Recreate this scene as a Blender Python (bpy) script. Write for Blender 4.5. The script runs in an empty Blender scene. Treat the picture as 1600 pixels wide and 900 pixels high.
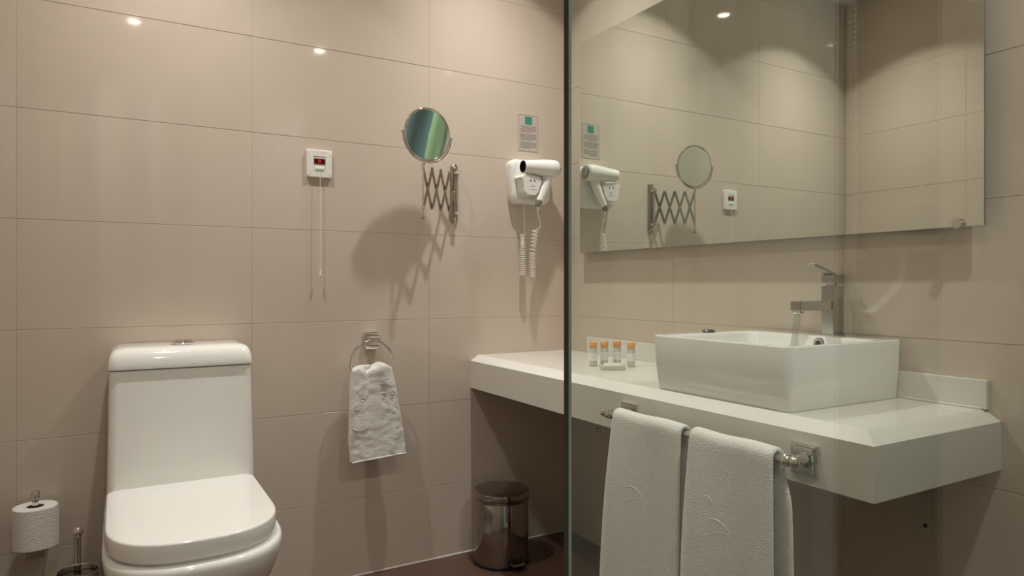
import bpy, bmesh, math, random
from mathutils import Vector, Matrix, noise

random.seed(7)
PI = math.pi
scene = bpy.context.scene
COL = scene.collection

# ---------------------------------------------------------------- camera
cam_data = bpy.data.cameras.new('camera')
cam_data.sensor_width = 36.0
cam_data.lens = 36.0 * 1066.7 / 1600.0
cam_data.shift_y = -0.00294
cam_data.clip_start = 0.02
cam = bpy.data.objects.new('camera', cam_data)
cam.location = (-1.5685, -2.2577, 0.9824)
cam.rotation_euler = (PI / 2, 0, math.radians(-30.125))
COL.objects.link(cam)
scene.camera = cam

# ---------------------------------------------------------------- world and view
world = bpy.data.worlds.new('world')
scene.world = world
world.use_nodes = True
world.node_tree.nodes['Background'].inputs[0].default_value = (0.05, 0.045, 0.04, 1)
world.node_tree.nodes['Background'].inputs[1].default_value = 0.2
scene.view_settings.view_transform = 'Standard'
scene.view_settings.look = 'None'
scene.view_settings.gamma = 1.0
scene.view_settings.use_curve_mapping = False
scene.view_settings.exposure = 0.0

# downlights: position and power; the lamps themselves are built by downlight() further down
LAMP_Z = 2.47
LAMPS = [
    (-1.40, -0.41, 64.0, 'recessed ceiling downlight above the toilet'),
    (-0.45, -0.41, 70.0, 'recessed ceiling downlight in the corner above the vanity'),
    (-1.48, -2.13, 58.0, 'recessed ceiling downlight above the shower curtain'),
    (-0.45, -2.10, 80.0, 'recessed ceiling downlight above the shower mixer'),
]
LAMP_COLOR = (1.0, 0.985, 0.955)
BEAM_EDGE = 0.10
LAMP_CONE = math.radians(111)

# ---------------------------------------------------------------- room dimensions
XC = -1.865      # left wall
YD = -2.53       # wall behind the camera
YG = -1.98       # glass screen
ZT = 2.47        # ceiling
Z4 = 0.8612      # a tile joint height
TH, TW = 0.30, 0.60

# ---------------------------------------------------------------- materials
def new_mat(name):
    m = bpy.data.materials.new(name)
    m.use_nodes = True
    return m, m.node_tree.nodes, m.node_tree.links, m.node_tree.nodes['Principled BSDF']

def mat(name, color, rough=0.5, metal=0.0, coat=0.0, spec=0.5, bump=None, sheen=0.0, var=None, ior=None, trans=0.0):
    """bump = (scale, strength, distance); var = (scale, amount) soft colour mottling"""
    m, n, l, p = new_mat(name)
    p.inputs['Base Color'].default_value = (*color, 1)
    p.inputs['Roughness'].default_value = rough
    p.inputs['Metallic'].default_value = metal
    p.inputs['Coat Weight'].default_value = coat
    p.inputs['Coat Roughness'].default_value = 0.04
    p.inputs['Specular IOR Level'].default_value = spec
    p.inputs['Sheen Weight'].default_value = sheen
    p.inputs['Transmission Weight'].default_value = trans
    if ior:
        p.inputs['IOR'].default_value = ior
    tc = n.new('ShaderNodeTexCoord')
    if var:
        t = n.new('ShaderNodeTexNoise'); t.inputs['Scale'].default_value = var[0]; t.inputs['Detail'].default_value = 4
        l.new(tc.outputs['Object'], t.inputs['Vector'])
        mx = n.new('ShaderNodeMix'); mx.data_type = 'RGBA'
        mx.inputs[6].default_value = (*[c * (1 - var[1]) for c in color], 1)
        mx.inputs[7].default_value = (*[min(1, c * (1 + var[1])) for c in color], 1)
        l.new(t.outputs['Fac'], mx.inputs[0]); l.new(mx.outputs[2], p.inputs['Base Color'])
    if bump:
        t = n.new('ShaderNodeTexNoise'); t.inputs['Scale'].default_value = bump[0]; t.inputs['Detail'].default_value = 3
        l.new(tc.outputs['Object'], t.inputs['Vector'])
        b = n.new('ShaderNodeBump'); b.inputs['Strength'].default_value = bump[1]; b.inputs['Distance'].default_value = bump[2]
        l.new(t.outputs['Fac'], b.inputs['Height']); l.new(b.outputs['Normal'], p.inputs['Normal'])
    return m

def tile_mat(name, color, rough, vary):
    """glazed tile: small colour change from tile to tile, faint woven grain"""
    m, n, l, p = new_mat(name)
    oi = n.new('ShaderNodeObjectInfo')
    tc = n.new('ShaderNodeTexCoord')
    mp = n.new('ShaderNodeMapping'); mp.inputs['Scale'].default_value = (160, 160, 9)
    l.new(tc.outputs['Object'], mp.inputs['Vector'])
    t = n.new('ShaderNodeTexNoise'); t.inputs['Scale'].default_value = 1.0; t.inputs['Detail'].default_value = 2
    l.new(mp.outputs['Vector'], t.inputs['Vector'])
    ad = n.new('ShaderNodeMath'); ad.operation = 'MULTIPLY_ADD'; ad.inputs[1].default_value = 0.5
    ml = n.new('ShaderNodeMath'); ml.operation = 'MULTIPLY'; ml.inputs[1].default_value = 0.5
    l.new(t.outputs['Fac'], ml.inputs[0]); l.new(oi.outputs['Random'], ad.inputs[0]); l.new(ml.outputs[0], ad.inputs[2])
    mx = n.new('ShaderNodeMix'); mx.data_type = 'RGBA'
    mx.inputs[6].default_value = (*[c * (1 - vary) for c in color], 1)
    mx.inputs[7].default_value = (*[c * (1 + vary) for c in color], 1)
    l.new(ad.outputs[0], mx.inputs[0]); l.new(mx.outputs[2], p.inputs['Base Color'])
    p.inputs['Roughness'].default_value = rough
    p.inputs['Specular IOR Level'].default_value = 0.5
    return m

def emit_mat(name, color, strength):
    m, n, l, p = new_mat(name)
    p.inputs['Base Color'].default_value = (*[c * 0.3 for c in color], 1)
    p.inputs['Emission Color'].default_value = (*color, 1)
    p.inputs['Emission Strength'].default_value = strength
    return m

def pane_mat(name, tint, f0):
    """thin clear glass: tinted see-through face with Schlick reflection"""
    m = bpy.data.materials.new(name); m.use_nodes = True
    n = m.node_tree.nodes; l = m.node_tree.links; n.clear()
    out = n.new('ShaderNodeOutputMaterial')
    tr = n.new('ShaderNodeBsdfTransparent'); tr.inputs[0].default_value = (*tint, 1)
    gl = n.new('ShaderNodeBsdfGlossy'); gl.inputs['Roughness'].default_value = 0.0
    lw = n.new('ShaderNodeLayerWeight'); lw.inputs['Blend'].default_value = 0.5
    pw = n.new('ShaderNodeMath'); pw.operation = 'POWER'; pw.inputs[1].default_value = 5.0
    ma = n.new('ShaderNodeMath'); ma.operation = 'MULTIPLY_ADD'; ma.inputs[1].default_value = 1 - f0; ma.inputs[2].default_value = f0
    mx = n.new('ShaderNodeMixShader')
    l.new(lw.outputs['Facing'], pw.inputs[0]); l.new(pw.outputs[0], ma.inputs[0]); l.new(ma.outputs[0], mx.inputs[0])
    l.new(tr.outputs[0], mx.inputs[1]); l.new(gl.outputs[0], mx.inputs[2]); l.new(mx.outputs[0], out.inputs['Surface'])
    return m

def curtain_mat(name):
    m, n, l, p = new_mat(name)
    tc = n.new('ShaderNodeTexCoord'); sp = n.new('ShaderNodeSeparateXYZ')
    l.new(tc.outputs['UV'], sp.inputs[0])
    cr = n.new('ShaderNodeValToRGB'); cr.color_ramp.interpolation = 'CONSTANT'
    els = cr.color_ramp.elements
    pale, blue, lime, grey, rose = (0.84, 0.87, 0.82, 1), (0.13, 0.23, 0.27, 1), (0.50, 0.72, 0.46, 1), (0.32, 0.34, 0.33, 1), (0.52, 0.36, 0.33, 1)
    els[0].position = 0.0; els[0].color = pale
    els[1].position = 0.50; els[1].color = blue
    for pos, c in ((0.522, rose), (0.534, blue), (0.577, lime), (0.582, grey), (0.595, lime), (0.614, grey), (0.62, pale), (0.66, blue), (0.76, lime), (0.80, pale), (0.86, blue), (0.95, lime)):
        e = els.new(pos); e.color = c
    l.new(sp.outputs[0], cr.inputs[0]); l.new(cr.outputs[0], p.inputs['Base Color'])
    p.inputs['Roughness'].default_value = 0.6
    return m

TILE = tile_mat('beige_glazed_tile', (0.63, 0.53, 0.435), 0.055, 0.02)
GROUT = mat('beige_grout', (0.66, 0.57, 0.48), 0.7)
FLOOR = tile_mat('brown_floor_tile', (0.098, 0.052, 0.036), 0.28, 0.12)
FGROUT = mat('dark_floor_grout', (0.05, 0.032, 0.025), 0.8)
DARKTILE = tile_mat('dark_brown_wall_tile', (0.05, 0.03, 0.022), 0.12, 0.1)
PAINT = mat('ceiling_paint', (0.84, 0.81, 0.77), 0.9)
CERAMIC = mat('white_ceramic', (0.86, 0.84, 0.785), 0.08, coat=0.3)
PLASTIC = mat('white_plastic', (0.84, 0.81, 0.75), 0.22)
STONE = mat('white_counter_stone', (0.77, 0.735, 0.67), 0.12, var=(60, 0.02))
CHROME = mat('chrome', (0.72, 0.69, 0.66), 0.06, 1.0)
STEEL = mat('dull_steel', (0.42, 0.385, 0.34), 0.22, 1.0)
HOSE = mat('hose_steel', (0.86, 0.85, 0.83), 0.35, 0.35)
DARKSTEEL = mat('dark_steel', (0.16, 0.15, 0.135), 0.25, 1.0)
FAUCET = mat('satin_chrome', (0.52, 0.51, 0.49), 0.13, 1.0)
BINSTEEL = mat('polished_bin_steel', (0.40, 0.355, 0.33), 0.10, 1.0)
MIRROR = mat('mirror_silver', (0.87, 0.89, 0.86), 0.0, 1.0)
MIRBACK = mat('mirror_edge', (0.10, 0.12, 0.10), 0.3)
BLACK = mat('black_plastic', (0.012, 0.011, 0.01), 0.4)
GREY = mat('grey_plastic', (0.22, 0.20, 0.18), 0.4)
RED = emit_mat('red_indicator', (1.0, 0.03, 0.02), 0.22)
DARKRED = mat('dark_red_window', (0.05, 0.006, 0.005), 0.15)
TOWEL = mat('white_terry', (0.88, 0.84, 0.78), 0.95, sheen=0.2, bump=(420, 1.0, 0.0035))
PAPER = mat('toilet_tissue', (0.84, 0.81, 0.75), 0.95, bump=(260, 0.9, 0.003))
CARD = mat('cardboard', (0.22, 0.18, 0.15), 0.9)
ORANGE = mat('orange_cap', (0.80, 0.37, 0.13), 0.3)
LOTION = mat('clear_bottle', (0.80, 0.77, 0.66), 0.08, trans=0.35)
SOAP = mat('wrapped_soap', (0.84, 0.83, 0.80), 0.15)
STICKER = mat('sticker_paper', (0.55, 0.48, 0.415), 0.35)
INKG = mat('green_print', (0.05, 0.27, 0.20), 0.4)
INKR = mat('mauve_print', (0.33, 0.22, 0.22), 0.5)
INK = mat('grey_print', (0.24, 0.205, 0.185), 0.5)
FRAMEINK = mat('sticker_border', (0.20, 0.20, 0.17), 0.5)
WATER = pane_mat('running_water', (0.95, 0.96, 0.95), 0.20)
GLASS = pane_mat('clear_green_glass', (0.928, 0.956, 0.93), 0.043)
GEDGE = mat('glass_edge_green', (0.010, 0.020, 0.010), 0.1)
GBEVEL = mat('glass_edge_bevel', (0.30, 0.36, 0.30), 0.25)
LAMP = emit_mat('lamp_lens', (1.0, 0.88, 0.74), 60.0)
WHITEMETAL = mat('white_metal', (0.78, 0.75, 0.70), 0.4)
BRACKETM = mat('painted_bracket', (0.55, 0.50, 0.43), 0.45)
CAULK = mat('white_caulk', (0.74, 0.68, 0.60), 0.4)
CURTAIN = curtain_mat('striped_curtain')

# ---------------------------------------------------------------- helpers
def wloc(o):
    v = Vector((0, 0, 0))
    while o is not None:
        v += o.location; o = o.parent
    return v

def link(name, bm, material, parent=None, origin=None, smooth=None, mods=None):
    """bm in world coordinates -> one mesh object; smooth = crease angle in degrees"""
    bmesh.ops.recalc_face_normals(bm, faces=bm.faces)
    off = wloc(parent) if parent is not None else Vector(origin or (0, 0, 0))
    bmesh.ops.translate(bm, verts=bm.verts, vec=-off)
    if smooth is not None:
        for f in bm.faces: f.smooth = True
        a = math.radians(smooth)
        for e in bm.edges:
            if len(e.link_faces) == 2 and e.calc_face_angle(0) > a: e.smooth = False
    me = bpy.data.meshes.new(name)
    bm.to_mesh(me); bm.free()
    mats = material if isinstance(material, (list, tuple)) else [material]
    for m in mats: me.materials.append(m)
    o = bpy.data.objects.new(name, me)
    COL.objects.link(o)
    if parent is not None: o.parent = parent
    else: o.location = off
    return o

def tag(o, label, cat, group=None):
    o['label'] = label; o['category'] = cat
    if group: o['group'] = group
    return o

def thing(name, label, cat, loc, group=None):
    o = bpy.data.objects.new(name, None)
    o.empty_display_size = 0.05
    o.location = loc
    COL.objects.link(o)
    return tag(o, label, cat, group)

def struct(o, label, cat):
    o['kind'] = 'structure'
    o['label'] = label; o['category'] = cat
    return o

def box(x0, x1, y0, y1, z0, z1, bevel=0.0, seg=2, bm=None):
    own = bm is None
    b = bmesh.new()
    bmesh.ops.create_cube(b, size=1)
    for v in b.verts:
        v.co = Vector(((x0 + x1) / 2 + v.co.x * abs(x1 - x0), (y0 + y1) / 2 + v.co.y * abs(y1 - y0), (z0 + z1) / 2 + v.co.z * abs(z1 - z0)))
    if bevel > 0:
        bmesh.ops.bevel(b, geom=list(b.edges), offset=bevel, segments=seg, profile=0.5, affect='EDGES')
    if own: return b
    me = bpy.data.meshes.new('tmp'); b.to_mesh(me); b.free(); bm.from_mesh(me); bpy.data.meshes.remove(me)
    return bm

def loft(rings, cap0=True, cap1=True, closed=True, bm=None):
    bm = bm or bmesh.new()
    vs = [[bm.verts.new(p) for p in r] for r in rings]
    n = len(rings[0])
    for a, b in zip(vs, vs[1:]):
        for i in range(n if closed else n - 1):
            j = (i + 1) % n
            bm.faces.new((a[i], a[j], b[j], b[i]))
    if cap0 and closed: bm.faces.new(list(reversed(vs[0])))
    if cap1 and closed: bm.faces.new(vs[-1])
    return bm

def frames(path):
    pts = [Vector(p) for p in path]
    tans = []
    for i in range(len(pts)):
        a = pts[max(0, i - 1)]; b = pts[min(len(pts) - 1, i + 1)]
        tans.append((b - a).normalized())
    up = Vector((0, 0, 1)) if abs(tans[0].z) < 0.9 else Vector((1, 0, 0))
    nrm = tans[0].cross(up).normalized()
    out = []
    for p, t in zip(pts, tans):
        nrm = (nrm - t * nrm.dot(t))
        if nrm.length < 1e-6: nrm = t.orthogonal()
        nrm.normalize()
        out.append((p, t, nrm, t.cross(nrm)))
    return out

def tube(path, r, seg=10, cap=True, closed=False, bm=None):
    fr = frames(path)
    rings = []
    for i, (p, t, u, w) in enumerate(fr):
        rr = r[i] if isinstance(r, (list, tuple)) else r
        rings.append([p + (u * math.cos(2 * PI * k / seg) + w * math.sin(2 * PI * k / seg)) * rr for k in range(seg)])
    if closed:
        rings.append(rings[0]); bm2 = loft(rings, False, False, bm=bm)
        bmesh.ops.remove_doubles(bm2, verts=bm2.verts, dist=1e-6)
        return bm2
    return loft(rings, cap, cap, bm=bm)

def lathe(profile, center, axis=(0, 0, 1), seg=32, bm=None, cap0=True, cap1=True):
    """profile = [(radius, height along axis)]"""
    c = Vector(center); ax = Vector(axis).normalized()
    u = ax.orthogonal().normalized(); w = ax.cross(u)
    rings = [[c + ax * h + (u * math.cos(2 * PI * k / seg) + w * math.sin(2 * PI * k / seg)) * max(r, 1e-5) for k in range(seg)] for r, h in profile]
    return loft(rings, cap0, cap1, bm=bm)

def rrect(x0, x1, y0, y1, r, z, n=6):
    """rounded rectangle ring in the xy plane"""
    x0, x1 = min(x0, x1), max(x0, x1); y0, y1 = min(y0, y1), max(y0, y1)
    out = []
    for cx, cy, a0 in ((x1 - r, y1 - r, 0), (x0 + r, y1 - r, PI / 2), (x0 + r, y0 + r, PI), (x1 - r, y0 + r, 1.5 * PI)):
        for k in range(n + 1):
            a = a0 + PI / 2 * k / n
            out.append(Vector((cx + r * math.cos(a), cy + r * math.sin(a), z)))
    return out

def xzring(ring_xz, y):
    return [Vector((x, y, z)) for x, z in ring_xz]

def rrect_xz(x0, x1, z0, z1, r, y, n=5):
    return [Vector((p.x, y, p.y)) for p in rrect(x0, x1, z0, z1, r, 0, n)]

def bez(p0, p1, p2, p3, n):
    p0, p1, p2, p3 = map(Vector, (p0, p1, p2, p3))
    return [(p0 * (1 - t) ** 3 + p1 * 3 * t * (1 - t) ** 2 + p2 * 3 * t * t * (1 - t) + p3 * t ** 3) for t in [i / n for i in range(n + 1)]]

# ---------------------------------------------------------------- room shell
GAP = 0.0016      # joint width
REC = 0.0012      # depth of the joint behind the tile face
_tile_cache = {}
def tile_mesh(w, h, d, material):
    """tile slab lying in local xz, face at y = 0, thickness towards +y, with an eased edge"""
    key = (round(w, 4), round(h, 4), material.name)
    if key not in _tile_cache:
        e = 0.0006
        bm = loft([
            [Vector((0, d, 0)), Vector((w, d, 0)), Vector((w, d, h)), Vector((0, d, h))],
            [Vector((0, e, 0)), Vector((w, e, 0)), Vector((w, e, h)), Vector((0, e, h))],
            [Vector((e, 0, e)), Vector((w - e, 0, e)), Vector((w - e, 0, h - e)), Vector((e, 0, h - e))],
        ], cap0=False)
        bmesh.ops.recalc_face_normals(bm, faces=bm.faces)
        me = bpy.data.meshes.new('wall_tile'); bm.to_mesh(me); bm.free()
        me.materials.append(material)
        _tile_cache[key] = me
    return _tile_cache[key]

ZJ = [0.0] + [Z4 + k * TH for k in range(-2, 6) if 0.0 < Z4 + k * TH < ZT] + [ZT]

def tiled_wall(name, label, length, origin, rotz, start, material_fn=lambda s: TILE):
    """wall whose local x runs along the wall, room on local -y; tile faces end up on the wall plane y = 0"""
    bm = box(0, length, REC, 0.10, 0, ZT)
    w = link(name, bm, GROUT)
    w.location = origin; w.rotation_euler = (0, 0, rotz)
    struct(w, label, 'wall')
    xs = [0.0]
    x = start
    while x < length - 0.02:
        if x > 0.02: xs.append(x)
        x += TW
    xs.append(length)
    for i in range(len(xs) - 1):
        for j in range(len(ZJ) - 1):
            g = GAP / 2; gv = 0.0009
            ww = xs[i + 1] - xs[i] - gv; hh = ZJ[j + 1] - ZJ[j] - GAP
            t = bpy.data.objects.new('wall_tile', tile_mesh(ww, hh, REC + 0.001, material_fn((xs[i] + xs[i + 1]) / 2)))
            t.location = (xs[i] + gv / 2, 0, ZJ[j] + g)
            # barely uneven setting, so reflections break at the joints
            t.rotation_euler = (random.uniform(-1, 1) * 0.0010, 0, random.uniform(-1, 1) * 0.0007)
            t.parent = w
            COL.objects.link(t)
    return w

LA = -XC; LB = -YD
# back wall (behind the toilet): local x = world x
tiled_wall('wall_back', 'beige tiled wall behind the toilet with hair dryer and shaving mirror', LA, (XC, 0, 0), 0.0, LA - 3 * TW)
# right wall (behind the vanity): local x = world -y
tiled_wall('wall_right', 'beige tiled wall behind the vanity and the large mirror', LB, (0, 0, 0), -PI / 2, TW)
# left wall: local x = world +y
tiled_wall('wall_left', 'beige tiled wall beside the toilet seen in the large mirror', LB, (XC, YD, 0), PI / 2, LB - 4 * TW)
# wall behind the camera: local x = world -x; dark tile field behind the shower mixer
tiled_wall('wall_front', 'tiled shower wall with dark brown field behind the mixer', LA, (0, YD, 0), PI, 0.466,
           lambda s: DARKTILE if s < 0.466 else TILE)

fl = link('floor', box(XC - 0.1, 0.1, YD - 0.1, 0.1, -0.08, -0.0015), FGROUT)
struct(fl, 'dark brown tiled bathroom floor', 'floor')
FT = 0.45
def floor_tile_mesh(w, h):
    e = 0.0012
    bm = loft([[Vector((0, 0, -0.0025)), Vector((w, 0, -0.0025)), Vector((w, h, -0.0025)), Vector((0, h, -0.0025))],
               [Vector((0, 0, -e)), Vector((w, 0, -e)), Vector((w, h, -e)), Vector((0, h, -e))],
               [Vector((e, e, 0)), Vector((w - e, e, 0)), Vector((w - e, h - e, 0)), Vector((e, h - e, 0))]], cap0=False)
    bmesh.ops.recalc_face_normals(bm, faces=bm.faces)
    me = bpy.data.meshes.new('floor_tile'); bm.to_mesh(me); bm.free(); me.materials.append(FLOOR)
    return me
_fc = {}
fx = [XC] + [-FT * k for k in range(4, -1, -1)]
fy = [YD] + [-FT * k for k in range(5, -1, -1)]
for i in range(len(fx) - 1):
    for j in range(len(fy) - 1):
        w = round(fx[i + 1] - fx[i] - 0.003, 4); h = round(fy[j + 1] - fy[j] - 0.003, 4)
        if (w, h) not in _fc: _fc[(w, h)] = floor_tile_mesh(w, h)
        t = bpy.data.objects.new('floor_tile', _fc[(w, h)])
        t.location = (fx[i] + 0.0015, fy[j] + 0.0015, 0); t.parent = fl
        COL.objects.link(t)
struct(link('ceiling', box(XC - 0.1, 0.1, YD - 0.1, 0.1, ZT + 0.001, ZT + 0.08), PAINT), 'plain painted bathroom ceiling with recessed lamps', 'ceiling')
# thin bead of white sealant along the foot of the back wall
bd = link('trim_1', tube([(XC + 0.003, -0.001, 0.001), (-0.003, -0.001, 0.001)], 0.003, 8), CAULK)
struct(bd, 'thin white sealant bead along the foot of the back wall', 'trim')

# ---------------------------------------------------------------- downlights
def downlight(x, y, power, label):
    t = thing('downlight', label, 'lamp', (x, y, ZT), 'recessed ceiling downlights')
    link('lamp_bezel', lathe([(0.030, -0.001), (0.030, -0.003), (0.042, -0.004), (0.044, 0.0)], (x, y, ZT), cap0=False, cap1=False), CHROME, t, smooth=40)
    link('lamp_lens', lathe([(0.029, -0.0015), (0.029, -0.0030), (0.001, -0.0032)], (x, y, ZT), cap0=False), LAMP, t)
    ld = bpy.data.lights.new('lamp_light', 'SPOT')
    ld.energy = power; ld.color = LAMP_COLOR
    ld.spot_size = LAMP_CONE; ld.spot_blend = 0.10
    ld.shadow_soft_size = 0.022
    # reflector lamp: full strength straight down, falling off to the edge of the beam
    ld.use_nodes = True
    n = ld.node_tree.nodes; l = ld.node_tree.links
    tc = n.new('ShaderNodeTexCoord'); sx = n.new('ShaderNodeSeparateXYZ'); ab = n.new('ShaderNodeMath'); ab.operation = 'ABSOLUTE'
    mr = n.new('ShaderNodeMapRange'); pw = n.new('ShaderNodeMath'); pw.operation = 'POWER'; pw.inputs[1].default_value = 1.9
    mr.inputs['From Min'].default_value = 0.56; mr.inputs['From Max'].default_value = 1.0
    ma = n.new('ShaderNodeMath'); ma.operation = 'MULTIPLY_ADD'; ma.inputs[1].default_value = 1.0 - BEAM_EDGE; ma.inputs[2].default_value = BEAM_EDGE
    l.new(tc.outputs['Normal'], sx.inputs[0]); l.new(sx.outputs[2], ab.inputs[0]); l.new(ab.outputs[0], mr.inputs['Value'])
    l.new(mr.outputs['Result'], pw.inputs[0]); l.new(pw.outputs[0], ma.inputs[0]); l.new(ma.outputs[0], n['Emission'].inputs['Strength'])
    lo = bpy.data.objects.new('lamp_light', ld)
    lo.location = (0, 0, -0.028); lo.parent = t
    COL.objects.link(lo)
for a in LAMPS: downlight(*a)

# ---------------------------------------------------------------- large wall mirror
MX = -0.036
t = thing('wall_mirror', 'large frameless rectangular mirror on the wall above the basin', 'mirror', (0, -0.834, 1.105))
link('mirror_plate', box(MX + 0.0008, MX + 0.006, -0.133, -1.536, 1.105, 1.904), MIRBACK, t)
link('mirror_surface', box(MX, MX + 0.0008, -0.133, -1.536, 1.105, 1.904), MIRROR, t)
link('batten', box(MX + 0.006, -0.0, -0.35, -1.32, 1.80, 1.84), WHITEMETAL, t)
link('batten', box(MX + 0.006, -0.0, -0.35, -1.32, 1.20, 1.24), WHITEMETAL, t)
for yy in (-1.487,):
    link('mirror_clip', lathe([(0.0105, -0.010), (0.0105, 0.034)], (MX + 0.001, yy, 1.1115), (1, 0, 0), 20), CHROME, t, smooth=40)

# ---------------------------------------------------------------- vanity counter
CT, CE, CB = 0.724, 0.703, 0.604
CX, CY = -0.436, -1.552
t = thing('vanity_counter', 'long white stone vanity counter with sloping edge along the right wall', 'counter', (-0.2, -0.78, CB))
rings = []
for z, ix in ((CE - 0.0002, 0.0), (CE, 0.0), (CT, 0.032)):
    rings.append([Vector((-0.001, -0.001, z)), Vector((CX + ix, -0.001, z)), Vector((CX + ix, CY + ix, z)), Vector((-0.001, CY + ix, z))])
bm = loft(rings)
link('worktop', bm, STONE, t)
link('front_apron', box(CX, CX + 0.03, -0.001, CY, CB, CE - 0.0002), STONE, t)
link('side_apron', box(CX + 0.03, -0.001, CY + 0.03, CY, CB, CE - 0.0002), STONE, t)
link('upstand', box(-0.013, -0.0005, -0.145, -1.530, CT, 0.785, 0.0012), STONE, t)
# irregular sealant along the right foot of the upstand
pts = [Vector((-0.016 + 0.001 * math.sin(9 * k), -1.36 - 0.0085 * k, CT + 0.002)) for k in range(20)]
link('sealant', tube(pts, [0.0022 + 0.0012 * abs(math.sin(k * 2.3)) for k in range(20)], 8), CAULK, t, smooth=60)

def bracket(y, label):
    b = thing('counter_bracket', label, 'bracket', (-0.002, y, 0.41), 'brackets under the vanity counter')
    link('wall_plate', box(-0.004, 0, y - 0.012, y + 0.012, 0.415, 0.7025), BRACKETM, b)
    link('top_plate', box(-0.36, -0.004, y - 0.012, y + 0.012, 0.6985, 0.7025), BRACKETM, b)
    link('strut', tube([(-0.006, y, 0.515), (-0.18, y, 0.697)], 0.004, 8), BRACKETM, b, smooth=50)
    for zz in (0.445, 0.53):
        link('screw', lathe([(0.0048, 0), (0.004, 0.003), (0.001, 0.0035)], (-0.004, y, zz), (-1, 0, 0), 12), BLACK, b, smooth=50)
bracket(-1.402, 'painted metal bracket under the open right end of the vanity counter')
bracket(-0.203, 'painted metal bracket under the far left part of the vanity counter')

# ---------------------------------------------------------------- basin
t = thing('basin', 'square white ceramic vessel basin on the vanity counter', 'basin', (-0.21, -1.155, CT))
X0, X1, Y0, Y1, ZR = -0.405, -0.016, -1.360, -0.950, 0.8585
rings = [
    rrect(X0 + 0.010, X1 - 0.004, Y0 + 0.010, Y1 - 0.010, 0.016, CT + 0.0005),
    rrect(X0 + 0.008, X1 - 0.003, Y0 + 0.008, Y1 - 0.008, 0.018, CT + 0.004),
    rrect(X0 + 0.002, X1, Y0 + 0.003, Y1 - 0.002, 0.020, CT + 0.06),
    rrect(X0, X1, Y0, Y1, 0.020, ZR - 0.004),
    rrect(X0 + 0.0012, X1 - 0.0012, Y0 + 0.0012, Y1 - 0.0012, 0.019, ZR - 0.001),
    rrect(X0 + 0.004, X1 - 0.004, Y0 + 0.004, Y1 - 0.004, 0.018, ZR),
    rrect(X0 + 0.010, -0.094, Y0 + 0.010, -0.988, 0.020, ZR),
    rrect(X0 + 0.0125, -0.097, Y0 + 0.0125, -0.992, 0.022, ZR - 0.0015),
    rrect(X0 + 0.015, -0.100, Y0 + 0.015, -0.997, 0.026, ZR - 0.006),
    rrect(X0 + 0.028, -0.112, Y0 + 0.028, -1.015, 0.04, ZR - 0.085),
    rrect(X0 + 0.055, -0.14, Y0 + 0.055, -1.045, 0.05, ZR - 0.108),
    rrect(X0 + 0.10, -0.18, Y0 + 0.10, -1.09, 0.04, ZR - 0.113),
]
bs = link('bowl', loft(rings), CERAMIC, t, smooth=50)
oy = -1.205
link('overflow_ring', lathe([(0.0075, 0.0), (0.0075, 0.003), (0.011, 0.0045), (0.0135, 0.003), (0.0145, 0.0)], (-0.1018, oy, 0.8415), (-1, 0, 0.1), 20, cap0=False, cap1=False), CHROME, t, smooth=60)
link('overflow_hole', lathe([(0.0078, 0.0), (0.0078, 0.0012)], (-0.1025, oy, 0.8415), (-1, 0, 0.1), 16), BLACK, t)
link('drain', lathe([(0.031, 0), (0.031, 0.003), (0.026, 0.004), (0.024, 0.006), (0.001, 0.007)], (-0.26, -1.19, ZR - 0.113), seg=24), CHROME, t, smooth=50)

pl = link('basin_plug', lathe([(0.014, 0.0), (0.0155, 0.001), (0.017, 0.004), (0.015, 0.0065), (0.006, 0.0075)], (-0.226, -0.970, ZR), seg=24), DARKSTEEL, origin=(-0.226, -0.970, ZR), smooth=50)
tag(pl, 'small dark oval metal plug on the left rim of the white basin', 'plug')

# ---------------------------------------------------------------- faucet
fxc, fyc = -0.042, -1.200
t = thing('basin_faucet', 'square chrome lever faucet on the back deck of the basin', 'faucet', (fxc, fyc, ZR))
link('body', box(fxc - 0.021, fxc + 0.020, fyc - 0.0165, fyc + 0.0165, ZR, 0.9805, 0.0015), FAUCET, t)
link('base_ring', box(fxc - 0.0235, fxc + 0.0225, fyc - 0.019, fyc + 0.019, ZR, ZR + 0.004, 0.001), FAUCET, t)
sp = link('spout', box(fxc - 0.140, fxc - 0.020, fyc - 0.0135, fyc + 0.0135, 0.921, 0.944, 0.0012), FAUCET, t)
ax_c = (fxc - 0.128, fyc, 0.9215)
link('aerator', lathe([(0.0120, 0.004), (0.0125, -0.008), (0.0100, -0.0095), (0.0090, -0.005)], ax_c, (0.25, 0, 1), 20), CHROME, sp, smooth=45)
link('cartridge_collar', lathe([(0.0155, 0.979), (0.0155, 0.9865)], (fxc, fyc, 0), seg=24), CHROME, t, smooth=40)
hd = link('lever_head', box(fxc - 0.021, fxc + 0.024, fyc - 0.0175, fyc + 0.0175, 0.986, 1.008, 0.002), FAUCET, t)
lv = box(-0.083, 0.010, -0.0125, 0.0125, -0.0035, 0.0035, 0.0015)
bmesh.ops.rotate(lv, cent=(0, 0, 0), matrix=Matrix.Rotation(math.radians(17), 3, 'Y'), verts=lv.verts)
bmesh.ops.translate(lv, verts=lv.verts, vec=(fxc - 0.004, fyc, 1.0075))
link('lever', lv, FAUCET, hd)

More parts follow.
